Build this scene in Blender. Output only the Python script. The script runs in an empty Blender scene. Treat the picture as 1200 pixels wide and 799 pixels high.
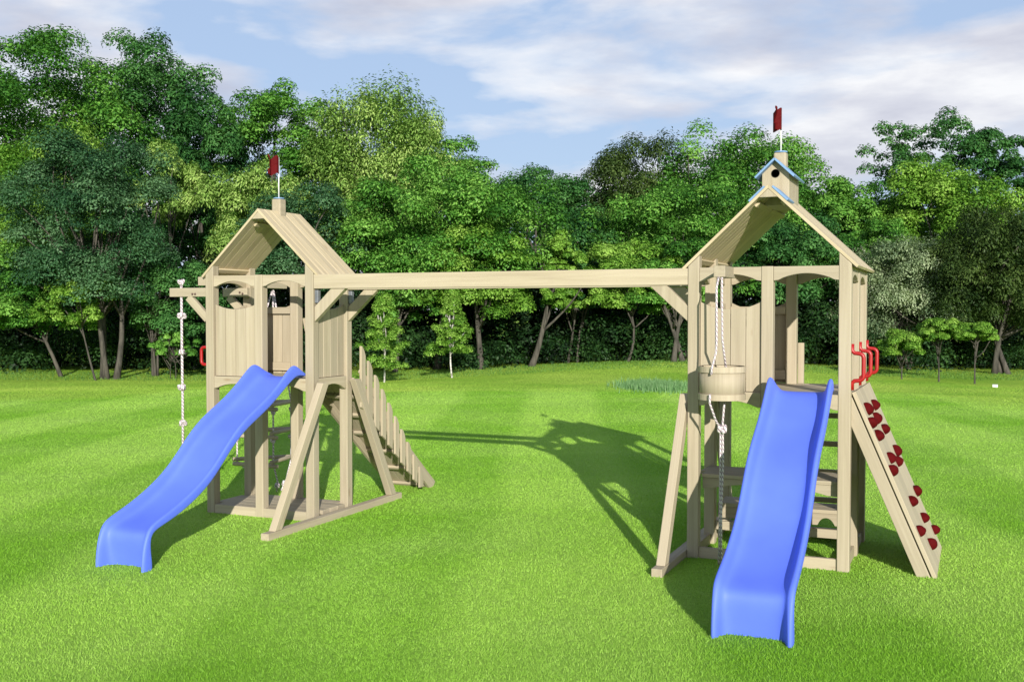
import bpy, math, random
import numpy as np
from mathutils import Vector

random.seed(7)
rng = np.random.default_rng(11)
scene = bpy.context.scene
col = scene.collection

# ------------------------------------------------------------------ camera frame
F_PX, YAW, PITCH = 1247.99, -0.4121, -0.0278          # focal length in px of a 1200 px wide picture
CAM = Vector((6.7538, -8.1459, 1.9247))
LX = 4.6855                                            # distance between the two towers
FH = Vector((math.sin(YAW), math.cos(YAW), 0)); RH = Vector((math.cos(YAW), -math.sin(YAW), 0))

def spot(u, d):
    """ground point that lies d metres ahead of the camera, u = bearing in picture columns"""
    p = CAM + FH * d + RH * ((u - 600) / F_PX * d)
    return p.x, p.y

def zat(v, d):
    return CAM.z + (364.8 - v) / F_PX * d

BUMPS = [(spot(800, 37), .46, 5.0), (spot(1160, 31), -.14, 6.5), (spot(60, 34), -.04, 9.0),
         (spot(1120, 29), .10, 2.5), (spot(430, 34), -.10, 5.0), (spot(1010, 27), -.05, 4.0)]
def ground_z(x, y):
    x = np.asarray(x, float); y = np.asarray(y, float)
    z = np.zeros_like(x)
    for (bx, by), a, s in BUMPS:
        z = z + a * np.exp(-((x - bx) ** 2 + (y - by) ** 2) / (2 * s * s))
    d = np.sqrt((x - 3) ** 2 + (y - 1) ** 2)
    k = np.clip((d - 14) / 10, 0, 1)
    c = np.clip((np.sqrt((x - CAM.x) ** 2 + (y - CAM.y) ** 2) - 25) / 12, 0, 1)     # the far lawn falls gently to the wood
    return z * k * k * (3 - 2 * k) - .27 * c * c * (3 - 2 * c)

# ------------------------------------------------------------------ node helpers
def new_mat(name):
    m = bpy.data.materials.new(name); m.use_nodes = True
    nt = m.node_tree; nt.nodes.clear()
    return m, nt, nt.nodes.new('ShaderNodeOutputMaterial')
def N(nt, t, **kw):
    n = nt.nodes.new(t)
    for k, v in kw.items():
        if k in n.inputs: n.inputs[k].default_value = v
        else: setattr(n, k, v)
    return n
def ramp(nt, fac, stops):
    r = nt.nodes.new('ShaderNodeValToRGB')
    e = r.color_ramp.elements
    while len(e) < len(stops): e.new(.5)
    for el, (p, c) in zip(e, stops):
        el.position = p; el.color = (*c, 1) if len(c) == 3 else c
    nt.links.new(fac, r.inputs[0])
    return r.outputs[0]
def math_n(nt, op, a, b=None):
    n = nt.nodes.new('ShaderNodeMath'); n.operation = op
    for i, v in enumerate((a, b)):
        if v is None: continue
        if hasattr(v, 'links'): nt.links.new(v, n.inputs[i])
        else: n.inputs[i].default_value = v
    return n.outputs[0]
def mixc(nt, fac, a, b, mode='MIX'):
    n = nt.nodes.new('ShaderNodeMix'); n.data_type = 'RGBA'; n.blend_type = mode
    for i, v in ((0, fac), (6, a), (7, b)):
        if hasattr(v, 'links'): nt.links.new(v, n.inputs[i])
        elif i == 0: n.inputs[0].default_value = v
        else: n.inputs[i].default_value = (*v, 1)
    return n.outputs[2]

def wood_mat(name, c_lo, c_mid, c_hi, rough=.62):
    m, nt, out = new_mat(name)
    at = N(nt, 'ShaderNodeAttribute', attribute_name='grain')
    mp = N(nt, 'ShaderNodeMapping'); mp.inputs['Scale'].default_value = (1.1, 26, 26)
    nt.links.new(at.outputs['Vector'], mp.inputs[0])
    n1 = N(nt, 'ShaderNodeTexNoise', Scale=1.0, Detail=5.0, Roughness=.6, Distortion=.35)
    nt.links.new(mp.outputs[0], n1.inputs['Vector'])
    mp2 = N(nt, 'ShaderNodeMapping'); mp2.inputs['Scale'].default_value = (3, 120, 120)
    nt.links.new(at.outputs['Vector'], mp2.inputs[0])
    n2 = N(nt, 'ShaderNodeTexNoise', Scale=1.0, Detail=2.0)
    nt.links.new(mp2.outputs[0], n2.inputs['Vector'])
    c = ramp(nt, n1.outputs[0], [(.28, c_lo), (.5, c_mid), (.74, c_hi)])
    c = mixc(nt, .16, c, ramp(nt, n2.outputs[0], [(.35, c_lo), (.65, c_hi)]))
    # board to board shift
    br = N(nt, 'ShaderNodeAttribute', attribute_name='board')
    c = mixc(nt, 1.0, c, ramp(nt, br.outputs['Fac'], [(0, (.86, .85, .83)), (1, (1.06, 1.04, 1.0))]), 'MULTIPLY')
    # knots
    mk = N(nt, 'ShaderNodeMapping'); mk.inputs['Scale'].default_value = (2.6, 9, 9)
    nt.links.new(at.outputs['Vector'], mk.inputs[0])
    vo = N(nt, 'ShaderNodeTexVoronoi', Scale=1.0); nt.links.new(mk.outputs[0], vo.inputs['Vector'])
    kf = ramp(nt, vo.outputs['Distance'], [(.0, (1, 1, 1)), (.08, (.55, .55, .55)), (.15, (0, 0, 0))])
    sel = N(nt, 'ShaderNodeSeparateColor'); nt.links.new(vo.outputs['Color'], sel.inputs[0])
    kf = math_n(nt, 'MULTIPLY', kf, math_n(nt, 'GREATER_THAN', sel.outputs[0], .62))
    c = mixc(nt, math_n(nt, 'MULTIPLY', kf, .6), c, (.22, .13, .065))
    b = N(nt, 'ShaderNodeBsdfPrincipled', Roughness=rough); b.inputs['Specular IOR Level'].default_value = .25
    nt.links.new(c, b.inputs['Base Color'])
    bp = N(nt, 'ShaderNodeBump', Strength=.12, Distance=.004); nt.links.new(n1.outputs[0], bp.inputs['Height'])
    nt.links.new(bp.outputs[0], b.inputs['Normal'])
    nt.links.new(b.outputs[0], out.inputs[0])
    return m

def plain_mat(name, c, rough=.5, var=.08, scale=8, metal=0, spec=.5, bump=0.0):
    m, nt, out = new_mat(name)
    tc = N(nt, 'ShaderNodeTexCoord')
    n = N(nt, 'ShaderNodeTexNoise', Scale=scale, Detail=6.0); nt.links.new(tc.outputs['Object'], n.inputs['Vector'])
    lo = tuple(max(0, x * (1 - var)) for x in c); hi = tuple(min(1, x * (1 + var)) for x in c)
    cc = ramp(nt, n.outputs[0], [(.3, lo), (.7, hi)])
    b = N(nt, 'ShaderNodeBsdfPrincipled', Roughness=rough, Metallic=metal); b.inputs['Specular IOR Level'].default_value = spec
    nt.links.new(cc, b.inputs['Base Color'])
    r2 = N(nt, 'ShaderNodeTexNoise', Scale=scale * 4, Detail=3.0); nt.links.new(tc.outputs['Object'], r2.inputs['Vector'])
    mr = N(nt, 'ShaderNodeMapRange'); mr.inputs[3].default_value = rough - .08; mr.inputs[4].default_value = rough + .1
    nt.links.new(r2.outputs[0], mr.inputs[0]); nt.links.new(mr.outputs[0], b.inputs['Roughness'])
    if bump:
        bp = N(nt, 'ShaderNodeBump', Strength=bump, Distance=.003); nt.links.new(r2.outputs[0], bp.inputs['Height'])
        nt.links.new(bp.outputs[0], b.inputs['Normal'])
    nt.links.new(b.outputs[0], out.inputs[0])
    return m

def rope_mat(name):
    m, nt, out = new_mat(name)
    at = N(nt, 'ShaderNodeAttribute', attribute_name='grain')
    sp = N(nt, 'ShaderNodeSeparateXYZ'); nt.links.new(at.outputs['Vector'], sp.inputs[0])
    s = math_n(nt, 'SINE', math_n(nt, 'ADD', math_n(nt, 'MULTIPLY', sp.outputs[0], 180.0), math_n(nt, 'MULTIPLY', sp.outputs[1], 2.0)))
    c = ramp(nt, math_n(nt, 'ADD', math_n(nt, 'MULTIPLY', s, .5), .5), [(.05, (.22, .15, .19)), (.32, (.60, .52, .54)), (.7, (.70, .65, .65))])
    b = N(nt, 'ShaderNodeBsdfPrincipled', Roughness=.85); nt.links.new(c, b.inputs['Base Color'])
    bp = N(nt, 'ShaderNodeBump', Strength=.6, Distance=.004); nt.links.new(s, bp.inputs['Height']); nt.links.new(bp.outputs[0], b.inputs['Normal'])
    nt.links.new(b.outputs[0], out.inputs[0])
    return m

def leaf_mat(name, lo, mid, hi, trans=.3):
    m, nt, out = new_mat(name)
    at = N(nt, 'ShaderNodeAttribute', attribute_name='tint')
    c = ramp(nt, at.outputs['Fac'], [(.05, lo), (.5, mid), (.95, hi)])
    d = N(nt, 'ShaderNodeBsdfPrincipled', Roughness=.5); d.inputs['Specular IOR Level'].default_value = .2
    nt.links.new(c, d.inputs['Base Color'])
    t = N(nt, 'ShaderNodeBsdfTranslucent'); nt.links.new(mixc(nt, 1.0, c, (1.05, 1.15, .5), 'MULTIPLY'), t.inputs[0])
    mx = N(nt, 'ShaderNodeMixShader'); mx.inputs[0].default_value = trans
    nt.links.new(d.outputs[0], mx.inputs[1]); nt.links.new(t.outputs[0], mx.inputs[2]); nt.links.new(mx.outputs[0], out.inputs[0])
    return m

def bark_mat(name, a, b_, zs=.6):
    m, nt, out = new_mat(name)
    tc = N(nt, 'ShaderNodeTexCoord'); mp = N(nt, 'ShaderNodeMapping'); mp.inputs['Scale'].default_value = (9, 9, zs * 3)
    nt.links.new(tc.outputs['Object'], mp.inputs[0])
    n = N(nt, 'ShaderNodeTexNoise', Scale=1.0, Detail=6.0, Roughness=.65); nt.links.new(mp.outputs[0], n.inputs['Vector'])
    d = N(nt, 'ShaderNodeBsdfPrincipled', Roughness=.9)
    nt.links.new(ramp(nt, n.outputs[0], [(.35, a), (.62, b_)]), d.inputs['Base Color'])
    bp = N(nt, 'ShaderNodeBump', Strength=.6, Distance=.05); nt.links.new(n.outputs[0], bp.inputs['Height']); nt.links.new(bp.outputs[0], d.inputs['Normal'])
    nt.links.new(d.outputs[0], out.inputs[0])
    return m

def lawn_colour(nt):
    """mown stripes and patches of the lawn, in world metres"""
    tc = N(nt, 'ShaderNodeTexCoord')
    nz = N(nt, 'ShaderNodeTexNoise', Scale=.16, Detail=3.0); nt.links.new(tc.outputs['Object'], nz.inputs['Vector'])
    sp = N(nt, 'ShaderNodeSeparateXYZ'); nt.links.new(tc.outputs['Object'], sp.inputs[0])
    a = math_n(nt, 'ADD', math_n(nt, 'MULTIPLY', sp.outputs[0], .93), math_n(nt, 'MULTIPLY', sp.outputs[1], .36))
    a = math_n(nt, 'ADD', math_n(nt, 'MULTIPLY', a, 2.1), math_n(nt, 'MULTIPLY', nz.outputs[0], 1.3))
    s = math_n(nt, 'ADD', math_n(nt, 'MULTIPLY', math_n(nt, 'SINE', a), .5), .5)
    s = ramp(nt, s, [(.34, (0, 0, 0)), (.66, (1, 1, 1))])
    n2 = N(nt, 'ShaderNodeTexNoise', Scale=.55, Detail=5.0, Roughness=.6); nt.links.new(tc.outputs['Object'], n2.inputs['Vector'])
    a2 = math_n(nt, 'ADD', math_n(nt, 'MULTIPLY', sp.outputs[0], -.55), math_n(nt, 'MULTIPLY', sp.outputs[1], .83))
    a2 = math_n(nt, 'ADD', math_n(nt, 'MULTIPLY', a2, 1.6), math_n(nt, 'MULTIPLY', nz.outputs[0], 1.5))
    s2 = ramp(nt, math_n(nt, 'ADD', math_n(nt, 'MULTIPLY', math_n(nt, 'SINE', a2), .5), .5), [(.38, (0, 0, 0)), (.62, (1, 1, 1))])
    s = mixc(nt, .28, s, s2)
    c = mixc(nt, s, LAWN_DARK, LAWN_LIGHT)
    c = mixc(nt, ramp(nt, n2.outputs[0], [(.4, (0, 0, 0)), (.75, (.55, .55, .55))]), c, LAWN_YELLOW)
    # farther lawn is a little more olive
    ln = N(nt, 'ShaderNodeVectorMath', operation='DISTANCE'); nt.links.new(tc.outputs['Object'], ln.inputs[0]); ln.inputs[1].default_value = (4, -4, 0)
    w = math_n(nt, 'ADD', ln.outputs['Value'], math_n(nt, 'MULTIPLY', nz.outputs[0], 14.0))
    far = ramp(nt, math_n(nt, 'MULTIPLY', w, .02), [(.54, (0, 0, 0)), (.60, (1, 1, 1))])
    n3 = N(nt, 'ShaderNodeTexNoise', Scale=.25, Detail=4.0); nt.links.new(tc.outputs['Object'], n3.inputs['Vector'])
    fc = ramp(nt, n3.outputs[0], [(.35, LAWN_FAR_A), (.65, LAWN_FAR_B)])
    return mixc(nt, far, c, fc), tc

LAWN_DARK = (.235, .495, .036); LAWN_LIGHT = (.39, .66, .095); LAWN_YELLOW = (.39, .61, .13)
LAWN_FAR_A = (.24, .44, .045); LAWN_FAR_B = (.40, .58, .085)

def lawn_mat():
    m, nt, out = new_mat('lawn_ground')
    c, tc = lawn_colour(nt)
    n = N(nt, 'ShaderNodeTexNoise', Scale=26, Detail=8.0, Roughness=.75); nt.links.new(tc.outputs['Object'], n.inputs['Vector'])
    c = mixc(nt, 1.0, c, ramp(nt, n.outputs[0], [(.3, (.70, .74, .6)), (.7, (1.2, 1.15, 1.2))]), 'MULTIPLY')
    d = N(nt, 'ShaderNodeBsdfPrincipled', Roughness=.8); d.inputs['Specular IOR Level'].default_value = .1
    nt.links.new(c, d.inputs['Base Color'])
    bp = N(nt, 'ShaderNodeBump', Strength=.9, Distance=.06); nt.links.new(n.outputs[0], bp.inputs['Height']); nt.links.new(bp.outputs[0], d.inputs['Normal'])
    nt.links.new(d.outputs[0], out.inputs[0])
    return m
def blade_mat():
    m, nt, out = new_mat('grass_blades')
    c, tc = lawn_colour(nt)
    at = N(nt, 'ShaderNodeAttribute', attribute_name='tint')
    c = mixc(nt, 1.0, c, ramp(nt, at.outputs['Fac'], [(0, (.87, .89, .8)), (.6, (1.01, 1.0, 1.0)), (1, (1.25, 1.12, 1.4))]), 'MULTIPLY')
    d = N(nt, 'ShaderNodeBsdfPrincipled', Roughness=.5); d.inputs['Specular IOR Level'].default_value = .25
    nt.links.new(c, d.inputs['Base Color'])
    t = N(nt, 'ShaderNodeBsdfTranslucent'); nt.links.new(c, t.inputs[0])
    mx = N(nt, 'ShaderNodeMixShader'); mx.inputs[0].default_value = .4
    nt.links.new(d.outputs[0], mx.inputs[1]); nt.links.new(t.outputs[0], mx.inputs[2]); nt.links.new(mx.outputs[0], out.inputs[0])
    return m

WOOD = wood_mat('planed_pine', (.335, .285, .205), (.405, .35, .257), (.46, .405, .305))
ROOFWOOD = wood_mat('roof_pine_sunlit', (.42, .345, .22), (.54, .455, .30), (.60, .51, .36))  # paler copy of the planed pine, sunlight on the slopes put into its colour
BLUE = plain_mat('blue_plastic', (.105, .175, .78), .52, .04, 5, spec=.22, bump=.03)
RED = plain_mat('red_handle_plastic', (.33, .005, .007), .42, .06, 9)
DARKRED = plain_mat('dark_red_plastic', (.075, .0006, .0015), .8, .12, 30, spec=.12, bump=.1)
FLAGRED = plain_mat('red_flag_plastic', (.09, .0015, .003), .75, .1, 14, spec=.15)
WHITE = plain_mat('white_paint', (.78, .78, .76), .4, .04, 10)
TRIM = plain_mat('pale_blue_paint', (.17, .29, .48), .55, .08, 10, spec=.3)
STEEL = plain_mat('grey_steel', (.24, .25, .28), .5, .15, 20, metal=.6)
DARK = plain_mat('dark_bolt', (.10, .06, .05), .6, .2, 30)
ROPE = rope_mat('white_rope')
BARK = bark_mat('grey_bark', (.026, .024, .019), (.092, .082, .066))
BIRCH = bark_mat('birch_bark', (.16, .14, .12), (.72, .70, .65), 4)

# ------------------------------------------------------------------ mesh builder
class MB:
    def __init__(s): s.v = []; s.f = []; s.g = []; s.b = []
    def _add(s, pts, faces, grain, bid=None):
        o = len(s.v); s.v += [tuple(p) for p in pts]; s.f += [tuple(i + o for i in f) for f in faces]
        off = Vector((random.uniform(-30, 30), random.uniform(-3, 3), random.uniform(-3, 3)))
        s.g += [tuple(Vector(q) + off) for q in grain]
        s.b += [random.random() if bid is None else bid] * len(pts)
    def beam(s, p0, p1, w, h, up=(0, 0, 1), anchor=(0, 0)):
        """straight board from p0 to p1; w across, h along up; anchor shifts the section in halves (-1..1)"""
        p0 = Vector(p0); p1 = Vector(p1); a = (p1 - p0); ln = a.length; a.normalize()
        up = Vector(up); sd = a.cross(up).normalized(); up = sd.cross(a).normalized()
        pts = []; gr = []
        for t in (0, ln):
            for i, j in ((-1, -1), (1, -1), (1, 1), (-1, 1)):
                y = (i + anchor[0]) * w / 2; z = (j + anchor[1]) * h / 2
                pts.append(p0 + a * t + sd * y + up * z); gr.append((t, y, z))
        s._add(pts, [(3, 2, 1, 0), (4, 5, 6, 7), (0, 1, 5, 4), (1, 2, 6, 5), (2, 3, 7, 6), (3, 0, 4, 7)], gr)
    def box(s, x0, x1, y0, y1, z0, z1):
        d = [x1 - x0, y1 - y0, z1 - z0]; k = d.index(max(d))
        order = [k] + [i for i in range(3) if i != k]
        pts = [(x, y, z) for z in (z0, z1) for x, y in ((x0, y0), (x1, y0), (x1, y1), (x0, y1))]
        s._add(pts, [(3, 2, 1, 0), (4, 5, 6, 7), (0, 1, 5, 4), (1, 2, 6, 5), (2, 3, 7, 6), (3, 0, 4, 7)],
               [tuple(p[i] for i in order) for p in pts])
    def strip(s, us, lo, hi, t0, t1, fn, along=0):
        """board whose lower and upper edges are curves; fn maps (u, v, thickness) to a point; along: 0 grain along u, 1 along v"""
        n = len(us); pts = []; gr = []
        for t in (t0, t1):
            for i in range(n):
                for v in (lo[i], hi[i]):
                    pts.append(fn(us[i], v, t)); gr.append((us[i], v, t) if along == 0 else (v, us[i], t))
        A = lambda k, i, j: k * 2 * n + i * 2 + j
        fs = []
        for i in range(n - 1):
            fs.append((A(0, i, 0), A(0, i + 1, 0), A(0, i + 1, 1), A(0, i, 1)))
            fs.append((A(1, i, 1), A(1, i + 1, 1), A(1, i + 1, 0), A(1, i, 0)))
            fs.append((A(0, i, 1), A(0, i + 1, 1), A(1, i + 1, 1), A(1, i, 1)))
            fs.append((A(1, i, 0), A(1, i + 1, 0), A(0, i + 1, 0), A(0, i, 0)))
        fs.append((A(0, 0, 0), A(0, 0, 1), A(1, 0, 1), A(1, 0, 0)))
        fs.append((A(0, n - 1, 1), A(0, n - 1, 0), A(1, n - 1, 0), A(1, n - 1, 1)))
        s._add(pts, fs, gr)
    def tube(s, pts, rad, seg=8, cap=True):
        pts = [Vector(p) for p in pts]; n = len(pts)
        rads = [rad] * n if not hasattr(rad, '__len__') else list(rad)
        vs = []; gr = []; fs = []; run = 0
        ref = None
        for i, p in enumerate(pts):
            if i: run += (p - pts[i - 1]).length
            t = (pts[min(i + 1, n - 1)] - pts[max(i - 1, 0)]).normalized()
            if ref is None: ref = t.orthogonal().normalized()
            ref = (ref - t * ref.dot(t)).normalized(); b = t.cross(ref)
            for k in range(seg):
                a = 2 * math.pi * k / seg
                vs.append(p + (ref * math.cos(a) + b * math.sin(a)) * rads[i]); gr.append((run, a, 0))
        for i in range(n - 1):
            for k in range(seg):
                k2 = (k + 1) % seg
                fs.append((i * seg + k, i * seg + k2, (i + 1) * seg + k2, (i + 1) * seg + k))
        if cap:
            fs.append(tuple(range(seg - 1, -1, -1))); fs.append(tuple((n - 1) * seg + k for k in range(seg)))
        s._add(vs, fs, gr)
    def lathe(s, c, prof, seg=24, axis=2, closed=False):
        vs = []; gr = []; fs = []; m = len(prof)
        for k in range(seg):
            a = 2 * math.pi * k / seg
            for r, h in prof:
                vs.append((c[0] + r * math.cos(a), c[1] + r * math.sin(a), c[2] + h)); gr.append((h, a * .17, r))
        for k in range(seg):
            k2 = (k + 1) % seg
            for i in range(m - 1):
                fs.append((k * m + i, k2 * m + i, k2 * m + i + 1, k * m + i + 1))
        if closed:
            fs.append(tuple(k * m + m - 1 for k in range(seg))); fs.append(tuple(k * m for k in range(seg - 1, -1, -1)))
        s._add(vs, fs, gr)
    def poly(s, pts2, t0, t1, fn):
        """convex outline extruded between t0 and t1"""
        n = len(pts2); pts = [fn(a, b, t0) for a, b in pts2] + [fn(a, b, t1) for a, b in pts2]
        fs = [tuple(range(n)), tuple(range(2 * n - 1, n - 1, -1))] + [(i, i + n, (i + 1) % n + n, (i + 1) % n) for i in range(n)]
        s._add(pts, fs, [(b, a, 0) for a, b in pts2] + [(b, a, t1 - t0) for a, b in pts2])
    def build(s, name, mat, parent=None, bevel=.004, smooth=False, subsurf=0, solid=0):
        me = bpy.data.meshes.new(name); me.from_pydata(s.v, [], s.f); me.materials.append(mat)
        a = me.attributes.new('grain', 'FLOAT_VECTOR', 'POINT'); a.data.foreach_set('vector', np.array(s.g, 'f').ravel())
        a = me.attributes.new('board', 'FLOAT', 'POINT'); a.data.foreach_set('value', np.array(s.b, 'f'))
        import bmesh
        bm = bmesh.new(); bm.from_mesh(me); bmesh.ops.recalc_face_normals(bm, faces=bm.faces); bm.to_mesh(me); bm.free()
        o = bpy.data.objects.new(name, me); col.objects.link(o)
        if parent: o.parent = parent
        if smooth: me.polygons.foreach_set('use_smooth', [True] * len(me.polygons))
        if solid:
            md = o.modifiers.new('thickness', 'SOLIDIFY'); md.thickness = solid; md.offset = -1
        if subsurf:
            md = o.modifiers.new('smooth', 'SUBSURF'); md.levels = md.render_levels = subsurf
        if bevel:
            md = o.modifiers.new('edges', 'BEVEL'); md.width = bevel; md.segments = 2; md.limit_method = 'ANGLE'; md.angle_limit = math.radians(40)
        return o

def tag(o, label, cat=None, group=None, kind=None):
    if label: o['label'] = label
    if cat: o['category'] = cat
    if group: o['group'] = group
    if kind: o['kind'] = kind
    return o
def thing(name, loc, label, cat, group=None):
    o = bpy.data.objects.new(name, None); col.objects.link(o); o.location = loc; o.empty_display_size = .3
    return tag(o, label, cat, group)

# plane maps
def YP(y0, sgn=1): return lambda u, v, t: (u, y0 + t * sgn, v)       # face parallel to X
def XP(x0, sgn=1): return lambda u, v, t: (x0 + t * sgn, u, v)       # face parallel to Y

P = .089; W = 1.22; HB = 2.265; DECK = 1.31
M0, M1 = (W - P) / 2, (W + P) / 2
RIDGE_X, EAVE = W / 2, .035
SL = .94                                                            # roof slope
def roof_z(x): return 2.245 + SL * (min(x, W - x) + EAVE)             # underside of the roof boards

def arch(mb, a, b, top, end, apex, t0, t1, fn, n=14):
    us = [a + (b - a) * i / n for i in range(n + 1)]; lo = []
    for u in us:
        t = (u - a) / (b - a)
        q = min(max((t - .06) / .88, 0), 1)
        lo.append(end + (apex - end) * math.sin(math.pi * q) ** .75)
    mb.strip(us, lo, [top] * (n + 1), t0, t1, fn)

def panel(root, a, b, fn, t=.022, z0=DECK + .002, edge=1.992, mid=1.945, planks=4, rail=None, railfn=None):
    mb = MB(); w = (b - a) / planks
    for i in range(planks):
        u0 = a + w * i + .0025; u1 = a + w * (i + 1) - .0025
        us = [u0 + (u1 - u0) * k / 6 for k in range(7)]
        hi = [mid + (edge - mid) * abs(2 * (u - a) / (b - a) - 1) ** 2.2 for u in us]
        mb.strip(us, [z0] * 7, hi, 0, t, fn, along=1)
    o = mb.build('panel', WOOD, root, bevel=.003)
    if rail:
        mb = MB(); mb.strip([a, b], [rail[0]] * 2, [rail[1]] * 2, t + .002, t + .04, fn)
        mb.build('rail', WOOD, o)
        mb = MB(); mb.strip([a, b], [z0 + .03] * 2, [z0 + .11] * 2, t + .002, t + .04, fn)
        mb.build('rail', WOOD, o)
    return o

def post(root, x, y, top=HB, corner=0):
    mb = MB()
    if corner:                                                         # top cut along the roof slope
        xa, xb = x, x + P
        mb.strip([xa, xb], [-.05, -.05], [roof_z(xa) - .004, roof_z(xb) - .004], 0, P, YP(y), along=1)
    else:
        mb.box(x, x + P, y, y + P, -.05, top)
    return mb.build('post', WOOD, root, bevel=.006)

def roof(root, y0, y1, boards):
    rt = None
    th = .022
    nrm = math.hypot(1, SL)
    for side in (-1, 1):
        mb = MB(); n = boards; w = (y1 - y0) / n
        for i in range(n):
            ya = y0 + w * i + .003; yb = y0 + w * (i + 1) - .003
            pts = []
            for x, z in ((-EAVE, 2.245), (RIDGE_X, 2.245 + SL * (RIDGE_X + EAVE))):
                pts.append((x, z))
            if side == 1: pts = [(W - x, z) for x, z in pts]
            (xa, za), (xb, zb) = pts
            ox = -side * 0 + (th * SL / nrm) * (1 if side == 1 else -1); oz = th / nrm
            quad = [(xa, za), (xb, zb), (xb, zb + th * nrm), (xa + ox, za + oz)]
            mb._add([(x, y, z) for y in (ya, yb) for x, z in quad],
                    [(3, 2, 1, 0), (4, 5, 6, 7), (0, 1, 5, 4), (1, 2, 6, 5), (2, 3, 7, 6), (3, 0, 4, 7)],
                    [(x * 1.37, y, z * .1) for y in (ya, yb) for x, z in quad])
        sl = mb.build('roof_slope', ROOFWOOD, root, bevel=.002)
        for xc in (.05, .505):                                           # cleats on the underside
            x = xc if side == -1 else W - xc
            d = Vector((1 if side == -1 else -1, 0, SL)).normalized(); nn = Vector((SL if side == -1 else -SL, 0, -1)).normalized()
            base = Vector((x, 0, roof_z(x)))
            segs = [(y0 + .10, y1 - .05)] if boards < 9 else [(y0 + .10, (y0 + y1) / 2 - .01), ((y0 + y1) / 2 + .01, y1 - .06)]
            for ya, yb in segs:
                mb = MB(); mb.beam(base + nn * .012 + Vector((0, ya, 0)), base + nn * .012 + Vector((0, yb, 0)), .045, .02, up=nn)
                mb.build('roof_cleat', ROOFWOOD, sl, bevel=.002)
    # gable fascia at the ridge
    mb = MB()
    for yy in (y0 + .004,):
        z = 2.245 + SL * (RIDGE_X + EAVE)
        mb.poly([(RIDGE_X - .07, z - .067), (RIDGE_X + .07, z - .067), (RIDGE_X, z - .002)], 0, .02, lambda a, b, t: (a, yy + t, b))
    mb.build('gable_fascia', WOOD, root)

def flag_on(parent, x, y, z0, ph):
    """pole with a stiff wavy two-tailed pennant"""
    mb = MB(); mb.lathe((x, y, z0), [(.0, 0), (.052, 0), (.052, .012), (.0, .012)], 16)
    mb.build('pole_base', TRIM, parent)
    mb = MB(); mb.tube([(x, y, z0 + .01), (x, y, z0 + ph)], .0062, 8); pl = mb.build('flag_pole', WHITE, parent, smooth=True, bevel=0)
    mb = MB(); dx, dy = -.30, -.954; n = 12; ww = .14
    us = [i / n for i in range(n + 1)]
    off = [.030 * math.sin(u * 8.5) * u ** .5 for u in us]
    pts = lambda u, v, t: (x + dx * u * ww - dy * (.030 * math.sin(u * 8.5) * u ** .5 + t), y + dy * u * ww + dx * (.030 * math.sin(u * 8.5) * u ** .5 + t), v)
    rise = [.020 * math.sin(u * 7.5) for u in us]
    zt = z0 + ph
    for half in (0, 1):
        lo = []; hi = []
        for u, r in zip(us, rise):
            notch = max(0, (u - .62) / .38) * .06
            midz = zt - .078 + r
            if half: lo.append(midz + notch); hi.append(zt + r * 1.2 - .004)
            else: lo.append(zt - .158 + r * .6 - .02 * u); hi.append(midz - notch)
        mb.strip(us, lo, hi, -.006, .006, pts)
    mb.build('flag', FLAGRED, parent, bevel=.002)

def slide(root, cx, reach):
    st = [  # flange y,z   bed y,z   half width
        ((.060, 1.345), (.075, 1.322), .215), ((-.03, 1.375), (-.02, 1.328), .225), ((-.12, 1.435), (-.09, 1.325), .232), ((-.20, 1.435), (-.17, 1.295), .235),
        ((-.33, 1.325), (-.34, 1.190), .235), ((-.55, 1.165), (-.56, 1.045), .235), ((-.83, 1.035), (-.83, .925), .235),
        ((-1.03, .885), (-1.05, .765), .235), ((-1.23, .675), (-1.24, .560), .235), ((-1.45, .530), (-1.46, .425), .235),
        ((-1.70, .415), (-1.70, .325), .236), ((-1.90, .350), (-1.89, .285), .238), ((-1.970, .305), (-1.945, .250), .238),
        ((-2.012, .20), (-1.945, .18), .237), ((-2.03, .09), (-1.925, .09), .238), ((-2.035, -.02), (-1.91, -.02), .239)]
    sec = []                                                            # (across fraction, mix flange->bed)
    half = [(1.0, .80), (1.0, .40), (1.0, .10), (.955, -.05), (.885, -.03), (.825, .22), (.775, .66), (.68, .94), (.42, 1.02), (.0, 1.04)]
    sec = half + [(-a, b) for a, b in half[-2::-1]]
    mb = MB(); m = len(sec); vs = []
    for (fy, fz), (by, bz), hw in st:
        for a, k in sec:
            vs.append((cx + a * hw, (fy + (by - fy) * k) * reach, fz + (bz - fz) * k))
    fs = [(i * m + j, i * m + j + 1, (i + 1) * m + j + 1, (i + 1) * m + j) for i in range(len(st) - 1) for j in range(m - 1)]
    mb._add(vs, fs, vs)
    return mb.build('slide', BLUE, root, bevel=0, smooth=True, subsurf=2, solid=.012)

def handle(root, y, side, x0, z0=1.345, z1=1.685, out=.085):
    mb = MB(); a = []
    for t in range(0, 7):
        q = math.pi / 2 * t / 6
        a.append((x0 + side * (out - .035 + .035 * math.sin(q)), y, z1 - .07 + .0 - .035 * (1 - math.cos(q))))
    b = [(x, yy, z0 + z1 - z) for x, yy, z in reversed(a)]
    mb.tube([(x0 + side * .004, y, z1), (x0 + side * .004, y, z1 - .05), (x0 + side * .022, y, z1 - .068)] + a + b +
            [(x0 + side * .022, y, z0 + .068), (x0 + side * .004, y, z0 + .05), (x0 + side * .004, y, z0)], .0155, 10)
    return mb.build('handle', RED, root, bevel=0, smooth=True)

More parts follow.
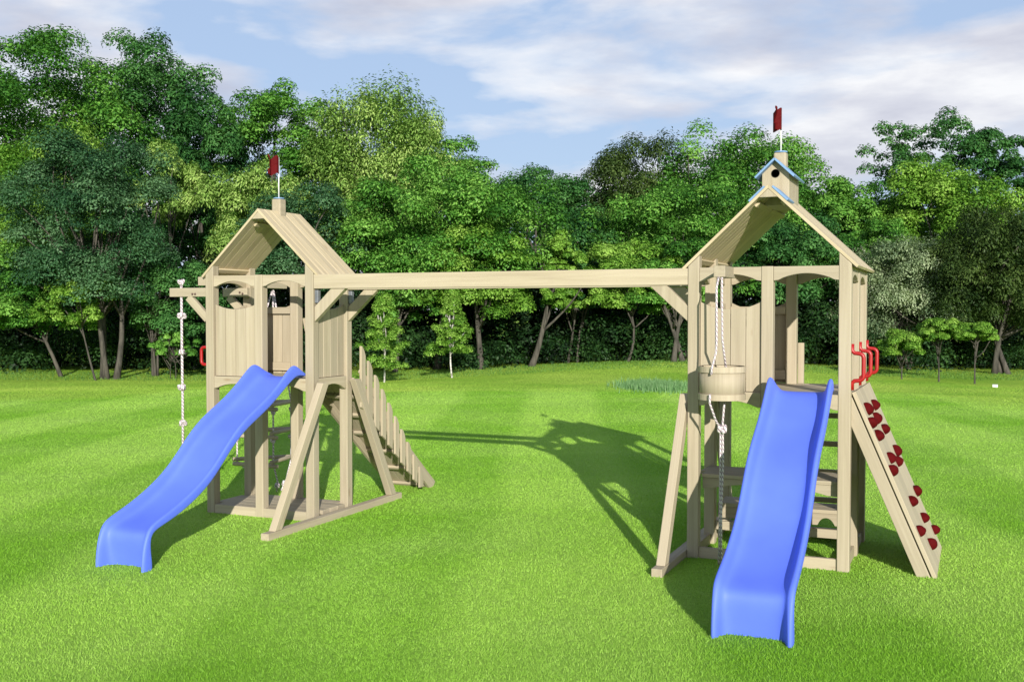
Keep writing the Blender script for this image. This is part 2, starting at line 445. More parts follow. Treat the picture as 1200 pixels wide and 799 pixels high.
def a_frame(root, x0, x1, ya, yb, yf, yr):
    """ground rail beside the posts with a raking brace at each end"""
    mb = MB(); mb.box(x0, x1, ya, yb, -.03, .06); mb.build('base_rail', WOOD, root, bevel=.005)
    xc = (x0 + x1) / 2
    for yfoot, ytop in ((ya + .10, yf), (yb - .10, yr)):
        s = 1 if ytop > yfoot else -1
        mb = MB()
        h = .09
        mb.strip([yfoot, yfoot + s * h * 1.15], [0, 0], [1, 1], 0, 1, lambda u, v, t, yfoot=yfoot, ytop=ytop, s=s:
                 (x0 + .006 + t * (x1 - x0 - .012), u + (ytop - yfoot - s * h * .35) * v, .061 + v * 1.215), along=1)
        mb.build('brace', WOOD, root, bevel=.005)

# ================================================================== LEFT TOWER
D = .655
tl = thing('play_tower', (0, 0, 0), 'narrow pine play tower with blue slide, fenced ramp and plain chimney under its flag', 'play tower', 'wooden play towers')
R = tl
for x, y, c in ((0, 0, 1), (M0, 0, 0), (W - P, 0, 1), (0, D - P, 1), (M0, D - P, 0), (W - P, D - P, 1)): post(R, x, y, corner=c)
def heads(R, y_f, y_r):
    for (a, b) in ((P, M0), (M1, W - P)):
        for y in (y_f, y_r):
            mb = MB(); arch(mb, a + .001, b - .001, HB - .003, 2.155, 2.208, 0, .038, YP(y)); mb.build('header', WOOD, R)
            mb = MB(); arch(mb, a + .001, b - .001, DECK - .002, 1.192, 1.24, 0, .038, YP(y)); mb.build('deck_beam', WOOD, R)
heads(R, .006, D - .044)
for x in (.006, W - .044):
    mb = MB(); arch(mb, P + .001, D - P - .001, DECK - .002, 1.185, 1.245, 0, .038, XP(x)); mb.build('deck_beam', WOOD, R)
    mb = MB(); arch(mb, P + .001, D - P - .001, HB - .004, 2.15, 2.2, 0, .038, XP(x)); mb.build('header', WOOD, R)
mb = MB(); n = 6
for i in range(n):
    ya = .047 + (D - .094) * i / n; mb.box(P + .003, W - P - .003, ya + .002, ya + (D - .094) / n - .002, DECK - .03, DECK - .004)
mb.build('deck', WOOD, R, bevel=.003)
panel(R, P + .002, M0 - .002, YP(.030), planks=4)
panel(R, P + .002, M0 - .002, YP(D - .03, -1), planks=4, rail=(1.90, 1.965))
panel(R, P + .002, D - P - .002, XP(W - .03, -1), planks=4)
panel(R, P + .002, D - P - .002, XP(.03), planks=4)
for x, y in ((W + .002, .010), (W + .002, D - P + .010)):
    mb = MB(); mb.box(x, x + .038, y + .012, y + .055, 2.00, 2.118); mb.build('bracket', STEEL, R)
roof(R, .0, .69, 7)
mb = MB()
zr = 2.245 + SL * (RIDGE_X + EAVE) + .02
mb.poly([(-.05, -.05), (.05, -.05), (.05, .05), (-.05, .05)], zr - .09, zr + .125, lambda a, b, t: (RIDGE_X + a, .335 + b, t))
ch = mb.build('chimney', WOOD, R, bevel=.014)
flag_on(ch, RIDGE_X, .335, zr + .126, .395)
slide(R, .903, 1.025)
a_frame(R, W + .028, W + .108, -.83, 1.43, .035, D - .035)
# ground floor boards
mb = MB()
for i in range(5):
    ya = .012 + i * .127; mb.box(P + .002 if ya < P or ya > D - P - .12 else .004, W - P - .002 if ya < P or ya > D - P - .12 else W - .004, ya + .002, ya + .125, .045, .085)
mb.build('floor', WOOD, R)
mb = MB(); mb.box(P + .001, M0 - .001, .004, .011, .0, .083); mb.box(M1 + .001, W - P - .001, .004, .011, .0, .083); mb.build('floor_edge', WOOD, R, bevel=.002)
# rope arm with its brace, a beam stub, and the arm behind that carries the rope ladder
mb = MB(); mb.box(-.455, -.002, .022, .066, 2.065, 2.150); am = mb.build('arm', WOOD, R)
mb = MB(); mb.beam((-.235, .044, 2.062), (-.005, .044, 1.85), .040, .075); mb.build('arm_brace', WOOD, am)
for x in (-.172, -.140):
    mb = MB(); mb.tube([(x, .0215, 2.09), (x, .016, 2.09)], .011, 10); mb.build('bolt', DARK, am, bevel=0)
mb = MB(); mb.box(-.13, -.002, .050, .086, 2.172, 2.256); mb.build('beam_end', WOOD, R)
mb = MB(); mb.box(-.215, .086, D - P - .046, D - P - .002, 2.070, 2.158); am = mb.build('arm', WOOD, R)
mb = MB(); mb.beam((-.15, D - P - .024, 2.068), (.07, D - P - .024, 1.87), .038, .075); mb.build('arm_brace', WOOD, am)
for x in (.0, .034):
    mb = MB(); mb.tube([(x, D - P - .047, 2.112 - (x > .01) * .012), (x, D - P - .053, 2.112 - (x > .01) * .012)], .011, 10); mb.build('bolt', DARK, am, bevel=0)
mb = MB(); mb.box(-.088, -.004, D - P, 1.32, 2.165, 2.25); mb.build('arm', WOOD, R)
handle(R, .045, -1, 0, 1.345, 1.65, .09)
# handrail at the ramp mouth
mb = MB(); mb.beam((M1 + .02, D + .02, 1.86), (M1 + .10, D + .02, 1.50), .03, .06); mb.build('hand_grip', WOOD, R)
# ramp
z0, y0r, z1, y1r = 1.285, D + .002, .0, 2.23
sv = Vector((0, y1r - y0r, z1 - z0)); sl_len = sv.length; sd = sv.normalized(); upn = Vector((0, -sd.z, sd.y))
bx0, bx1 = .80, 1.245
mb = MB()
for i in range(4):
    xa = bx0 + (bx1 - bx0) * (i + .5) / 4
    mb.beam(Vector((xa, y0r, z0)) - upn * .012, Vector((xa, y1r, z1)) - upn * .012, (bx1 - bx0) / 4 - .006, .022, up=upn)
ramp_o = mb.build('ramp', WOOD, R, bevel=.002)
for i in range(6):
    c = Vector((0, y0r, z0)) + sd * (sl_len * (.13 + .165 * i)) - upn * .043
    mb = MB(); mb.beam(c + Vector((bx0 + .006, 0, 0)), c + Vector((bx1 - .006, 0, 0)), .038, .032, up=upn); mb.build('ramp_cleat', WOOD, ramp_o, bevel=.003)
    c2 = Vector((0, y0r, z0)) + sd * (sl_len * (.08 + .165 * i)) + upn * .010
    mb = MB(); mb.beam(c2 + Vector((bx0 + .01, 0, 0)), c2 + Vector((bx1 - .01, 0, 0)), .03, .02, up=upn); mb.build('ramp_foothold', WOOD, ramp_o, bevel=.003)
for x in (bx0 - .024, bx1 + .024):
    a = Vector((x, y0r + .03, z0 - .035)) - upn * .05; b = Vector((x, y1r - .01, z1 + .02)) - upn * .02
    mb = MB(); mb.beam(a, b, .038, .12, up=upn); mb.build('ramp_side', WOOD, ramp_o)
for i in range(10):
    y = .675 + i * .130; zt = 1.61 - 1.13 * (y - .658); zb = max(.03, z0 - (y - y0r) * (z0 - z1) / (y1r - y0r) - .27)
    zt = max(zt, zb + .20)
    mb = MB(); us = [y + .076 * k / 5 for k in range(6)]
    hi = [zt - .10 * (k / 5) ** 2.0 for k in range(6)]
    mb.strip(us, [zb - .05 * k / 5 if zb > .1 else zb for k in range(6)], hi, 0, .024, XP(bx1 + .046), along=1); mb.build('picket', WOOD, ramp_o, bevel=.002)
mb = MB(); a = Vector((bx1 + .034, .70, 1.36)); b = Vector((bx1 + .034, 1.86, .22)); mb.beam(a, b, .02, .06); mb.build('picket_rail', WOOD, ramp_o)

# ================================================================== RIGHT TOWER
tr = thing('play_tower', (LX, 0, 0), 'square pine play tower with blue slide, red-studded climbing wall and birdhouse on its roof', 'play tower', 'wooden play towers')
R = tr; DR = 1.22; MY0, MY1 = (DR - P) / 2, (DR + P) / 2
for x, y, c in ((0, 0, 1), (M0, 0, 0), (W - P, 0, 1), (0, MY0, 1), (W - P, MY0, 1), (0, DR - P, 1), (M0, DR - P, 0), (W - P, DR - P, 1)): post(R, x, y, corner=c)
heads(R, .006, DR - .044)
for x in (.006, W - .044):
    for a, b in ((P, MY0), (MY1, DR - P)):
        mb = MB(); arch(mb, a + .001, b - .001, DECK - .002, 1.185, 1.245, 0, .038, XP(x)); mb.build('deck_beam', WOOD, R)
        mb = MB(); arch(mb, a + .001, b - .001, HB - .004, 2.15, 2.2, 0, .038, XP(x)); mb.build('header', WOOD, R)
mb = MB(); n = 11
for i in range(n):
    ya = .047 + (DR - .094) * i / n; mb.box(P + .003, W - P - .003, ya + .002, ya + (DR - .094) / n - .002, DECK - .03, DECK - .004)
mb.build('deck', WOOD, R, bevel=.003)
panel(R, P + .002, M0 - .002, YP(.030), planks=4, edge=2.0, mid=1.94)
panel(R, P + .002, M0 - .002, YP(DR - .03, -1), planks=4, rail=(1.90, 1.965), edge=2.0, mid=1.94)
panel(R, P + .002, MY0 - .002, XP(.03), planks=4)
panel(R, MY1 + .002, DR - P - .002, XP(.03), planks=4)
roof(R, .0, 1.34, 13)
# birdhouse cupola on the ridge
mb = MB(); bw = .105; zc = zr - .12; ze = 3.0; za = ze + bw * .95
yb0, yb1 = .33, .80
mb.poly([(-bw, zc), (bw, zc), (bw, ze), (0, za), (-bw, ze)], yb0, yb1, lambda a, b, t: (RIDGE_X + a, t, b))
bh = mb.build('birdhouse', WOOD, R)
mb = MB(); mb.lathe((0, 0, 0), [(.0, 0), (.031, 0), (.034, .004), (.031, .006)], 20, closed=False)
ho = mb.build('entrance_hole', plain_mat('hole_shade', (.05, .045, .04), .9, .2, 30), bh, bevel=0)  # flat disc on the front, painted dark as the shade inside the hole
for v in ho.data.vertices:
    x, y, z = v.co; v.co = (RIDGE_X + x, yb0 - z, 3.0 + y)
for s in (-1, 1):
    mb = MB(); a = Vector((RIDGE_X, (yb0 + yb1) / 2 - .03, za + .010)); b = a + Vector((s * .150, 0, -.150 * .95))
    mb.beam(a, b, yb1 - yb0 + .06, .016, up=(s * .95, 0, 1)); mb.build('birdhouse_roof', TRIM, bh, bevel=.002)
    mb = MB(); zz = 2.245 + SL * (RIDGE_X + EAVE) + .022 * math.hypot(1, SL) + .014
    a = Vector((RIDGE_X + s * .03, .16, zz - .03 * SL)); b = a + Vector((s * .115, 0, -.115 * SL))
    mb.beam(a, b, .30, .016, up=(s * SL, 0, 1)); mb.build('ridge_cap', TRIM, R, bevel=.002)
mb = MB(); mb.poly([(-.05, -.05), (.05, -.05), (.05, .05), (-.05, .05)], 3.02, 3.19, lambda a, b, t: (RIDGE_X + a, .565 + b, t))
ch = mb.build('chimney', WOOD, R, bevel=.014)
flag_on(ch, RIDGE_X, .565, 3.191, .335)
slide(R, .880, .967)
a_frame(R, -.084, -.003, -.70, 1.92, .095, DR - .095)
# base beams
mb = MB(); mb.box(P + .001, M0 - .001, .02, .058, -.02, .085); mb.box(M1 + .001, W - P - .001, .02, .058, -.02, .085); mb.build('base_beam', WOOD, R)
mb = MB(); mb.box(P + .001, W - P - .001, MY0 + .02, MY0 + .058, .12, .19); mb.build('base_beam', WOOD, R)
mb = MB(); mb.box(P + .001, W - P - .001, DR - .06, DR - .022, -.02, .085); mb.build('base_beam', WOOD, R)
for x in (.02, W - .058):
    for a, b in ((P, MY0), (MY1, DR - P)):
        mb = MB(); mb.box(x, x + .038, a + .001, b - .001, -.02, .085); mb.build('base_beam', WOOD, R)
# table and bench between the posts
mb = MB()
for i in range(3): mb.box(.092 if i in (0,) else .046, W - .092 if i in (0,) else W - .046, .094 + i * .157, .094 + i * .157 + .153, .622, .652)
tt = mb.build('table_top', WOOD, R)
mb = MB(); arch(mb, .10, W - .10, .621, .535, .590, 0, .03, YP(.10)); mb.build('table_apron', WOOD, tt)
mb = MB()
for i in range(2): mb.box(.092, W - .092, .665 + i * .165, .665 + i * .165 + .161, .300, .330)
bs = mb.build('bench', WOOD, R)
mb = MB(); us = []; lo = []
xs = [.095 + (W - .19) * k / 60 for k in range(61)]
for x in xs:
    v = .205
    for c in (.33, .61 + .36):
        if abs(x - c) < .06: v = .205 + math.sqrt(.06 ** 2 - (x - c) ** 2)
    lo.append(v)
mb.strip(xs, lo, [.299] * 61, 0, .03, YP(.668)); mb.build('bench_apron', WOOD, bs, bevel=.002)
# ladder up the back
lad = None
mb = MB(); mb.box(.655, .705, DR + .003, DR + .041, -.05, 1.655); lad = mb.build('ladder', WOOD, R)
mb = MB(); mb.box(1.155, 1.205, DR + .003, DR + .041, -.05, 1.655); mb.build('ladder_side', WOOD, lad)
for k in range(4):
    z = 1.037 - .241 * k
    mb = MB(); mb.box(.707, 1.153, DR + .004, DR + .040, z - .022, z + .022); mb.build('rung', WOOD, lad)
for y in (.045, .61, 1.175): handle(R, y, 1, W)
# bucket arm
mb = MB(); mb.box(.270, .356, -.30, .056, 2.178, 2.262); mb.build('arm', WOOD, R)
# climbing wall
x_t, z_t, x_b = W + .028, 1.335, 1.823
cd = Vector((x_b - x_t, 0, -z_t)).normalized(); cn = Vector((-cd.z, 0, cd.x)); cl = math.hypot(x_b - x_t, z_t)
mb = MB(); yy = [.072, .352, .632, .912, 1.19]
for i in range(4):
    yc = (yy[i] + yy[i + 1]) / 2
    a = Vector((x_t, yc, z_t)) - cn * .016
    mb.beam(a, a + cd * (cl + .05), .276, .03, up=cn)
cw = mb.build('climbing_wall', WOOD, R, bevel=.003)
for y in (.092, .63, 1.17):
    a = Vector((x_t + .004, y, z_t - .03)) - cn * .078
    mb = MB(); mb.beam(a, a + cd * (cl - .02), .038, .088, up=cn); mb.build('wall_stringer', WOOD, cw)
HOLDS = [(6.015, .238, 1.197), (6.02, .753, 1.184), (6.055, .522, 1.105), (6.052, -.019, 1.111), (6.099, .708, 1.003), (6.097, .17, 1.007), (6.18, .87, .815), (6.175, .315, .826),
         (6.204, .663, .76), (6.201, .099, .767), (6.324, 1.028, .481), (6.323, .471, .485), (6.396, .743, .315), (6.464, 1.112, .158), (6.393, .178, .321), (6.46, .517, .168)]
for k, (hx, hy, hz) in enumerate(HOLDS):
    c = Vector((hx - LX, max(hy, .12), hz)); t = (c - Vector((x_t, 0, z_t))).dot(cd)
    c = Vector((x_t, c.y, z_t)) + cd * t
    rr = random.Random(k); r0 = rr.uniform(.036, .044); big = 1.1 if k in (0, 1, 6, 7) else 1.0
    mb = MB(); vs = []; seg, rings = 12, 5
    for i in range(rings + 1):
        ph = math.pi / 2 * i / rings
        for j in range(seg):
            a = 2 * math.pi * j / seg
            lump = 1 + .13 * math.sin(a * 3 + k) + .08 * math.sin(a * 5 + 2 * k)
            rad = r0 * lump * math.cos(ph * .9) ** .8
            vs.append(c + Vector((0, 1, 0)) * rad * math.cos(a) + cd * (rad * math.sin(a) * 1.08 * big) + cn * (.048 * math.sin(ph) * (1 + .12 * math.sin(a + 1))))
    fs = [(i * seg + j, i * seg + (j + 1) % seg, (i + 1) * seg + (j + 1) % seg, (i + 1) * seg + j) for i in range(rings) for j in range(seg)] + [tuple(rings * seg + j for j in range(seg))]
    mb._add(vs, fs, vs); mb.build('hold', DARKRED, cw, bevel=0, smooth=True)

# ================================================================== beams between the towers
for (y, lab, br) in ((.004, 'front timber beam spanning from tower to tower, nearest the camera, knee braces at both ends', 1),
                     (D - P + .004, 'rear timber beam spanning from tower to tower, mostly hidden behind the front beam', 1)):
    b = thing('beam_with_braces', (W, y, 2.13), lab, 'beam', 'timber beams joining the two towers')
    sp = LX - W
    mb = MB(); mb.box(.003, sp - .003, 0, .082, 0, .130); mb.build('beam', WOOD, b)
    for s, x0 in ((1, .004), (-1, sp - .004)):
        mb = MB()
        if s == 1: prof = [(x0, -.165), (x0, -.30), (x0 + .325, -.002), (x0 + .175, -.002)]
        else: prof = [(x0, -.165), (x0 - .17 + .0, -.002), (x0 - .31, -.002), (x0, -.285)]
        mb.poly(prof, .012, .070, lambda a, c, t: (a, t, c)); mb.build('brace', WOOD, b)

# ================================================================== ropes, ladder, bucket
def rope_line(pts, r=.011, sub=1): return pts
kr = thing('knotted_rope', (-.326, .044, 2.15), 'white knotted climbing rope hanging from the short arm of the narrow tower', 'climbing rope')
mb = MB(); mb.tube([(0, 0, .06), (0, 0, -.5), (.004, 0, -1.1), (0, .002, -1.80)], .0125, 8); mb.build('rope', ROPE, kr, bevel=0, smooth=True)
def knot(mb, c, r=.03, s=0):
    pts = []
    for i in range(25):
        t = 2 * math.pi * i / 24 * 1.0
        pts.append((c[0] + r * .62 * math.sin(t + s) + r * .35 * math.sin(2 * t), c[1] + r * .62 * math.cos(t * 2 + s), c[2] + r * .62 * math.sin(3 * t + s)))
    mb.tube(pts, r * .42, 7, cap=False)
for z in (.055, -.27, -.62, -.965, -1.31, -1.65):
    mb = MB(); knot(mb, (0, 0, z), .033, z * 7); mb.build('knot', ROPE, kr, bevel=0, smooth=True)

A_, B_, C_ = Vector((-.425, 1.0, 0)), Vector((.04, 1.0, 0)), Vector((-.02, 1.40, 0))
top = Vector((-.046, 1.13, 2.165))
ld = thing('rope_ladder', top, 'triangular rope ladder of round wooden rungs hanging behind the posts of the narrow tower', 'rope ladder')
zl = [.93, .635, .335]
for c, ex in ((A_, 0), (B_, 0), (C_, 0)):
    mb = MB(); pts = [Vector((0, 0, 0)), Vector((c.x, c.y, zl[0] + .02)) - top] + [Vector((c.x, c.y, z)) - top for z in zl] 
    pts.append(Vector((c.x * .5 + .02, c.y * .5 + .57, .14)) - top); pts.append(Vector((c.x * .25 + .02 + ex, c.y * .25 + .82, .03)) - top)
    mb.tube(pts, .0095, 7); mb.build('rope', ROPE, ld, bevel=0, smooth=True)
    mb = MB(); knot(mb, Vector((c.x, c.y, zl[1] - .06)) - top, .026, c.x); knot(mb, Vector((c.x, c.y, zl[0] - .06)) - top, .026, c.x + 1); knot(mb, Vector((c.x * .4 + .02, c.y * .4 + .67, .10)) - top, .03, c.x + 2)
    mb.build('knot', ROPE, ld, bevel=0, smooth=True)
for z in zl:
    for a, b, dz in ((A_, B_, -.025), (B_, C_, .022), (A_, C_, .026)):
        d = (b - a).normalized() * .05
        p = a - d - top; q = b + d - top; p.z += z + dz; q.z += z + dz
        mb = MB(); mb.tube([p, q], .022, 10); mb.build('rung', WOOD, ld, bevel=.003, smooth=True)

bk = thing('bucket', (LX + .315, -.2, 1.265), 'round wooden bucket hanging on a rope pulley in front of the square tower', 'bucket')
mb = MB(); mb.lathe((0, 0, 0), [(.0, .004), (.166, .004), (.168, .235), (.152, .235), (.150, .02), (0, .02)], 40); bd = mb.build('bucket_body', WOOD, bk, bevel=0)
md = bd.data; md.polygons.foreach_set('use_smooth', [True] * len(md.polygons))
for z, r in ((.0, .176), (.205, .178)):
    mb = MB(); mb.lathe((0, 0, z), [(.166, 0), (r, 0), (r, .045), (.166, .045)], 40, closed=False); mb.build('hoop', WOOD, bk, bevel=0)
pr = thing('pulley_rope', (LX + .315, -.2, 2.17), 'doubled white pulley rope running from the arm past the wooden bucket to the grass', 'rope')
def pt(x, y, z): return Vector((x, y, z - 2.17))
mb = MB(); mb.tube([pt(-.006, -.105, 2.175), pt(-.006, -.17, 2.10), pt(-.004, -.17, 1.70), pt(-.008, -.17, 1.62), pt(-.034, -.192, 1.505), pt(-.036, -.196, 1.46)], .0085, 8)
mb.tube([pt(.018, -.105, 2.175), pt(.018, -.10, 2.08), pt(.022, -.10, 1.72), pt(.024, -.05, 1.62), pt(.026, .02, 1.49), pt(.026, .10, 1.49)], .0085, 8); mb.build('rope', ROPE, pr, bevel=0, smooth=True)
mb = MB(); mb.tube([pt(-.045, -.197, 1.315), pt(-.047, -.196, 1.25), pt(-.02, -.12, 1.12), pt(-.004, -.03, 1.045), pt(-.004, -.02, .9), pt(-.006, -.02, .45), pt(-.012, -.02, .02)], .0085, 8)
mb.tube([pt(.03, -.02, 1.262), pt(.03, -.06, 1.22), pt(.016, -.04, 1.10), pt(.014, -.03, 1.045), pt(.016, -.02, .8), pt(.004, -.02, .4), pt(.006, -.02, .02)], .0085, 8); mb.build('rope', ROPE, pr, bevel=0, smooth=True)
mb = MB(); knot(mb, pt(.002, -.03, 1.045), .036, 1); mb.build('knot', ROPE, pr, bevel=0, smooth=True)

# ================================================================== GROUND AND GRASS
def grid_axis(c0, c1, step, far):
    inner = list(np.arange(c0, c1 + .01, step))
    return np.array([-far, -far / 3, c0 - 40] + inner + [c1 + 40, far / 3, far])
gx = grid_axis(-50, 50, 1.0, 1500); gy = grid_axis(-20, 62, 1.0, 1500)
X, Y = np.meshgrid(gx, gy); Z = ground_z(X, Y)
me = bpy.data.meshes.new('lawn'); nx, ny = len(gx), len(gy)
idx = np.arange(nx * ny).reshape(ny, nx)
quads = np.stack([idx[:-1, :-1], idx[:-1, 1:], idx[1:, 1:], idx[1:, :-1]], -1).reshape(-1, 4)
def np_mesh(name, verts, faces, tint=None, smooth=False):
    me = bpy.data.meshes.new(name); nv = len(verts); nf, k = faces.shape
    me.vertices.add(nv); me.vertices.foreach_set('co', verts.astype('f').ravel())
    me.loops.add(nf * k); me.loops.foreach_set('vertex_index', faces.astype('i').ravel())
    me.polygons.add(nf); me.polygons.foreach_set('loop_start', np.arange(0, nf * k, k, dtype='i')); me.polygons.foreach_set('loop_total', np.full(nf, k, 'i'))
    if tint is not None:
        a = me.attributes.new('tint', 'FLOAT', 'POINT'); a.data.foreach_set('value', tint.astype('f'))
    me.update(calc_edges=True); me.validate()
    if smooth: me.polygons.foreach_set('use_smooth', [True] * nf)
    return me
me = np_mesh('lawn', np.stack([X, Y, Z], -1).reshape(-1, 3), quads, smooth=True); me.materials.append(lawn_mat())
lawn = bpy.data.objects.new('lawn', me); col.objects.link(lawn); lawn['kind'] = 'structure'; lawn['label'] = 'mown bright green lawn under the play towers'

NB = 1350000
# constant density on screen: distance spread ~ 1/d
u = rng.uniform(0, 1, NB); d = 4.4 * (37 / 4.4) ** u
ang = rng.uniform(-.85, .85, NB)
bx = CAM.x + d * np.sin(YAW + ang); by = CAM.y + d * np.cos(YAW + ang); bz = ground_z(bx, by)
hgt = rng.uniform(.007, .017, NB) * np.clip(1.25 - d / 60, .6, 1.2); wid = .0024 * np.clip(d / 5.5, .8, 6.5)
th = rng.uniform(0, 2 * math.pi, NB); lean = rng.uniform(.2, 1.3, NB) * hgt; la = rng.uniform(0, 2 * math.pi, NB)
ex, ey = np.cos(th) * wid, np.sin(th) * wid
v0 = np.stack([bx - ex, by - ey, bz - .004], -1); v1 = np.stack([bx + ex, by + ey, bz - .004], -1)
v2 = np.stack([bx + lean * np.cos(la), by + lean * np.sin(la), bz + hgt], -1)
vv = np.stack([v0, v1, v2], 1).reshape(-1, 3)
me = np_mesh('grass', vv, np.arange(NB * 3).reshape(-1, 3), np.repeat(rng.uniform(0, 1, NB) ** 1.3, 3)); me.materials.append(blade_mat())
g = bpy.data.objects.new('grass', me); col.objects.link(g); tag(g, 'short blades of the mown lawn around the play towers', 'grass', kind='stuff')

# ================================================================== TREES
LEAF = {
 'mid':    leaf_mat('leaf_mid_green', (.026, .105, .014), (.098, .275, .036), (.25, .48, .090)),
 'dark':   leaf_mat('leaf_dark_green', (.014, .064, .017), (.050, .165, .038), (.120, .285, .075)),
 'blue':   leaf_mat('leaf_blue_green', (.016, .058, .025), (.050, .140, .052), (.130, .250, .115)),
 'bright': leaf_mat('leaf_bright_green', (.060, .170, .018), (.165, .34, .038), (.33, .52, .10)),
 'willow': leaf_mat('leaf_yellow_green', (.080, .175, .03), (.235, .40, .080), (.45, .60, .18)),
 'silver': leaf_mat('leaf_silver_green', (.10, .16, .085), (.25, .34, .17), (.45, .53, .33)),
 'brown':  leaf_mat('leaf_olive_green', (.020, .046, .012), (.058, .105, .024), (.125, .19, .048)),
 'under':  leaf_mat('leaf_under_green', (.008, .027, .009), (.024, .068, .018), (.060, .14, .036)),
 'shade':  leaf_mat('leaf_deep_shade', (.004, .011, .005), (.012, .031, .012), (.029, .062, .022), .15),  # near-black leaves: the shade under the crowns is put into the colour
}
def leaves(centres, crad, per, size, droop=1.0, seed=0, flat=.9, ctint=None):
    """leaf-sized faces spread through clumps: returns verts, faces, tint"""
    r = np.random.default_rng(seed); n = len(centres)
    cnt = np.maximum(20, (per * (crad / crad.mean()) ** 2).astype(int)); ci = np.repeat(np.arange(n), cnt); m = len(ci)
    dr = r.normal(size=(m, 3)); dr /= np.linalg.norm(dr, axis=1)[:, None]
    dr[:, 2] = np.where(dr[:, 2] < -.35, -dr[:, 2] * .6, dr[:, 2])
    rad = crad[ci] * (.45 + .6 * r.uniform(0, 1, m) ** .6)
    sc = np.stack([np.ones(m), np.ones(m), np.full(m, flat * droop)], -1)
    pos = centres[ci] + dr * rad[:, None] * sc
    if droop > 1: pos[:, 2] -= r.uniform(0, .5, m) * crad[ci] * (droop - 1)
    nr = dr * .9 + np.array([0, 0, .5]) + r.normal(size=(m, 3)) * .30; nr /= np.linalg.norm(nr, axis=1)[:, None]
    t = np.cross(nr, r.normal(size=(m, 3)))
    if droop > 1: t = t * .4 + np.array([0, 0, -1.0]) * .8; t -= nr * (t * nr).sum(1)[:, None]
    t /= np.linalg.norm(t, axis=1)[:, None] + 1e-9; b = np.cross(nr, t)
    s = size * r.uniform(.6, 1.35, m)
    L = t * (s * (1.0 if droop <= 1 else 1.15))[:, None]; Bw = b * (s * (.52 if droop <= 1 else .40))[:, None]
    cup = nr * (s * .18)[:, None]
    v = np.stack([pos - L * .5, pos + Bw * .5 + cup, pos + L * .5, pos - Bw * .5 + cup], 1).reshape(-1, 3)
    f = np.arange(m * 4).reshape(-1, 4)
    ct = r.uniform(.12, .82, n) if ctint is None else ctint
    tint = np.clip(ct[ci] + r.normal(size=m) * .17, 0, 1)
    return v, f, np.repeat(tint, 4)

def crown_points(cx, cy, cz, rx, ry, rz, n, seed, shape='round', lo=-.75):
    """clump centres laid over the big lobes of a crown; returns centres and a shade per clump"""
    r = np.random.default_rng(seed); pts = []; tint = []
    if shape == 'cone':
        for i in range(n):
            h = r.uniform(0, 1) ** 1.1; a = r.uniform(0, 6.283); k = (1 - h) ** .8 * r.uniform(.1, 1.15) ** .7 * (1 + .35 * math.sin(h * 19 + a * 2 + seed)) + .04
            pts.append((cx + rx * k * math.cos(a), cy + ry * k * math.sin(a), cz - rz + 2 * rz * h)); tint.append(r.uniform(.3, .8))
        return np.array(pts), np.array(tint)
    nl = max(6, int(n / 11)); lobes = []
    for i in range(nl):                                               # lobe centres spread evenly over the crown
        g = math.pi * (3 - math.sqrt(5)) * i + seed; zz = 1 - (i + .5) / nl * (1 - lo)
        q = np.array([math.sqrt(max(0, 1 - zz * zz)) * math.cos(g), math.sqrt(max(0, 1 - zz * zz)) * math.sin(g), zz])
        q = np.sign(q) * np.abs(q) ** .85 + r.normal(size=3) * .07
        f = r.uniform(.56, .80); lobes.append((q * f, r.uniform(.30, .46) * (1.15 if f < .65 else 1), r.uniform(.25, .75)))
    lobes.append((np.array([0, 0, 0.05]), .55, .4))
    per = int(math.ceil(n / len(lobes)))
    for q0, rl, tn in lobes:
        for k in range(per):
            q = r.normal(size=3); q /= np.linalg.norm(q)
            if q[2] < -.3: q[2] *= -.7
            p = q0 + q * rl * r.uniform(.72, 1.05)
            pts.append((cx + p[0] * rx, cy + p[1] * ry, cz + p[2] * rz)); tint.append(min(.95, max(.05, tn + r.normal() * .15)))
    return np.array(pts), np.array(tint)

def crown_object(name, root, v, f, t, mat, origin):
    me = np_mesh(name, v - np.array(origin), f, t); me.materials.append(mat)
    o = bpy.data.objects.new(name, me); col.objects.link(o); o.parent = root
    return o

def limb_path(a, b, seed, n=6, wob=.06, sag=.0):
    r = random.Random(seed); a = Vector(a); b = Vector(b); ln = (b - a).length; out = []
    w1 = Vector((r.uniform(-1, 1), r.uniform(-1, 1), r.uniform(-.2, .2))) * wob * ln; w2 = Vector((r.uniform(-1, 1), r.uniform(-1, 1), 0)) * wob * .5 * ln
    for i in range(n + 1):
        t = i / n
        out.append(a.lerp(b, t) + w1 * math.sin(math.pi * t) + w2 * math.sin(2 * math.pi * t))
    return out

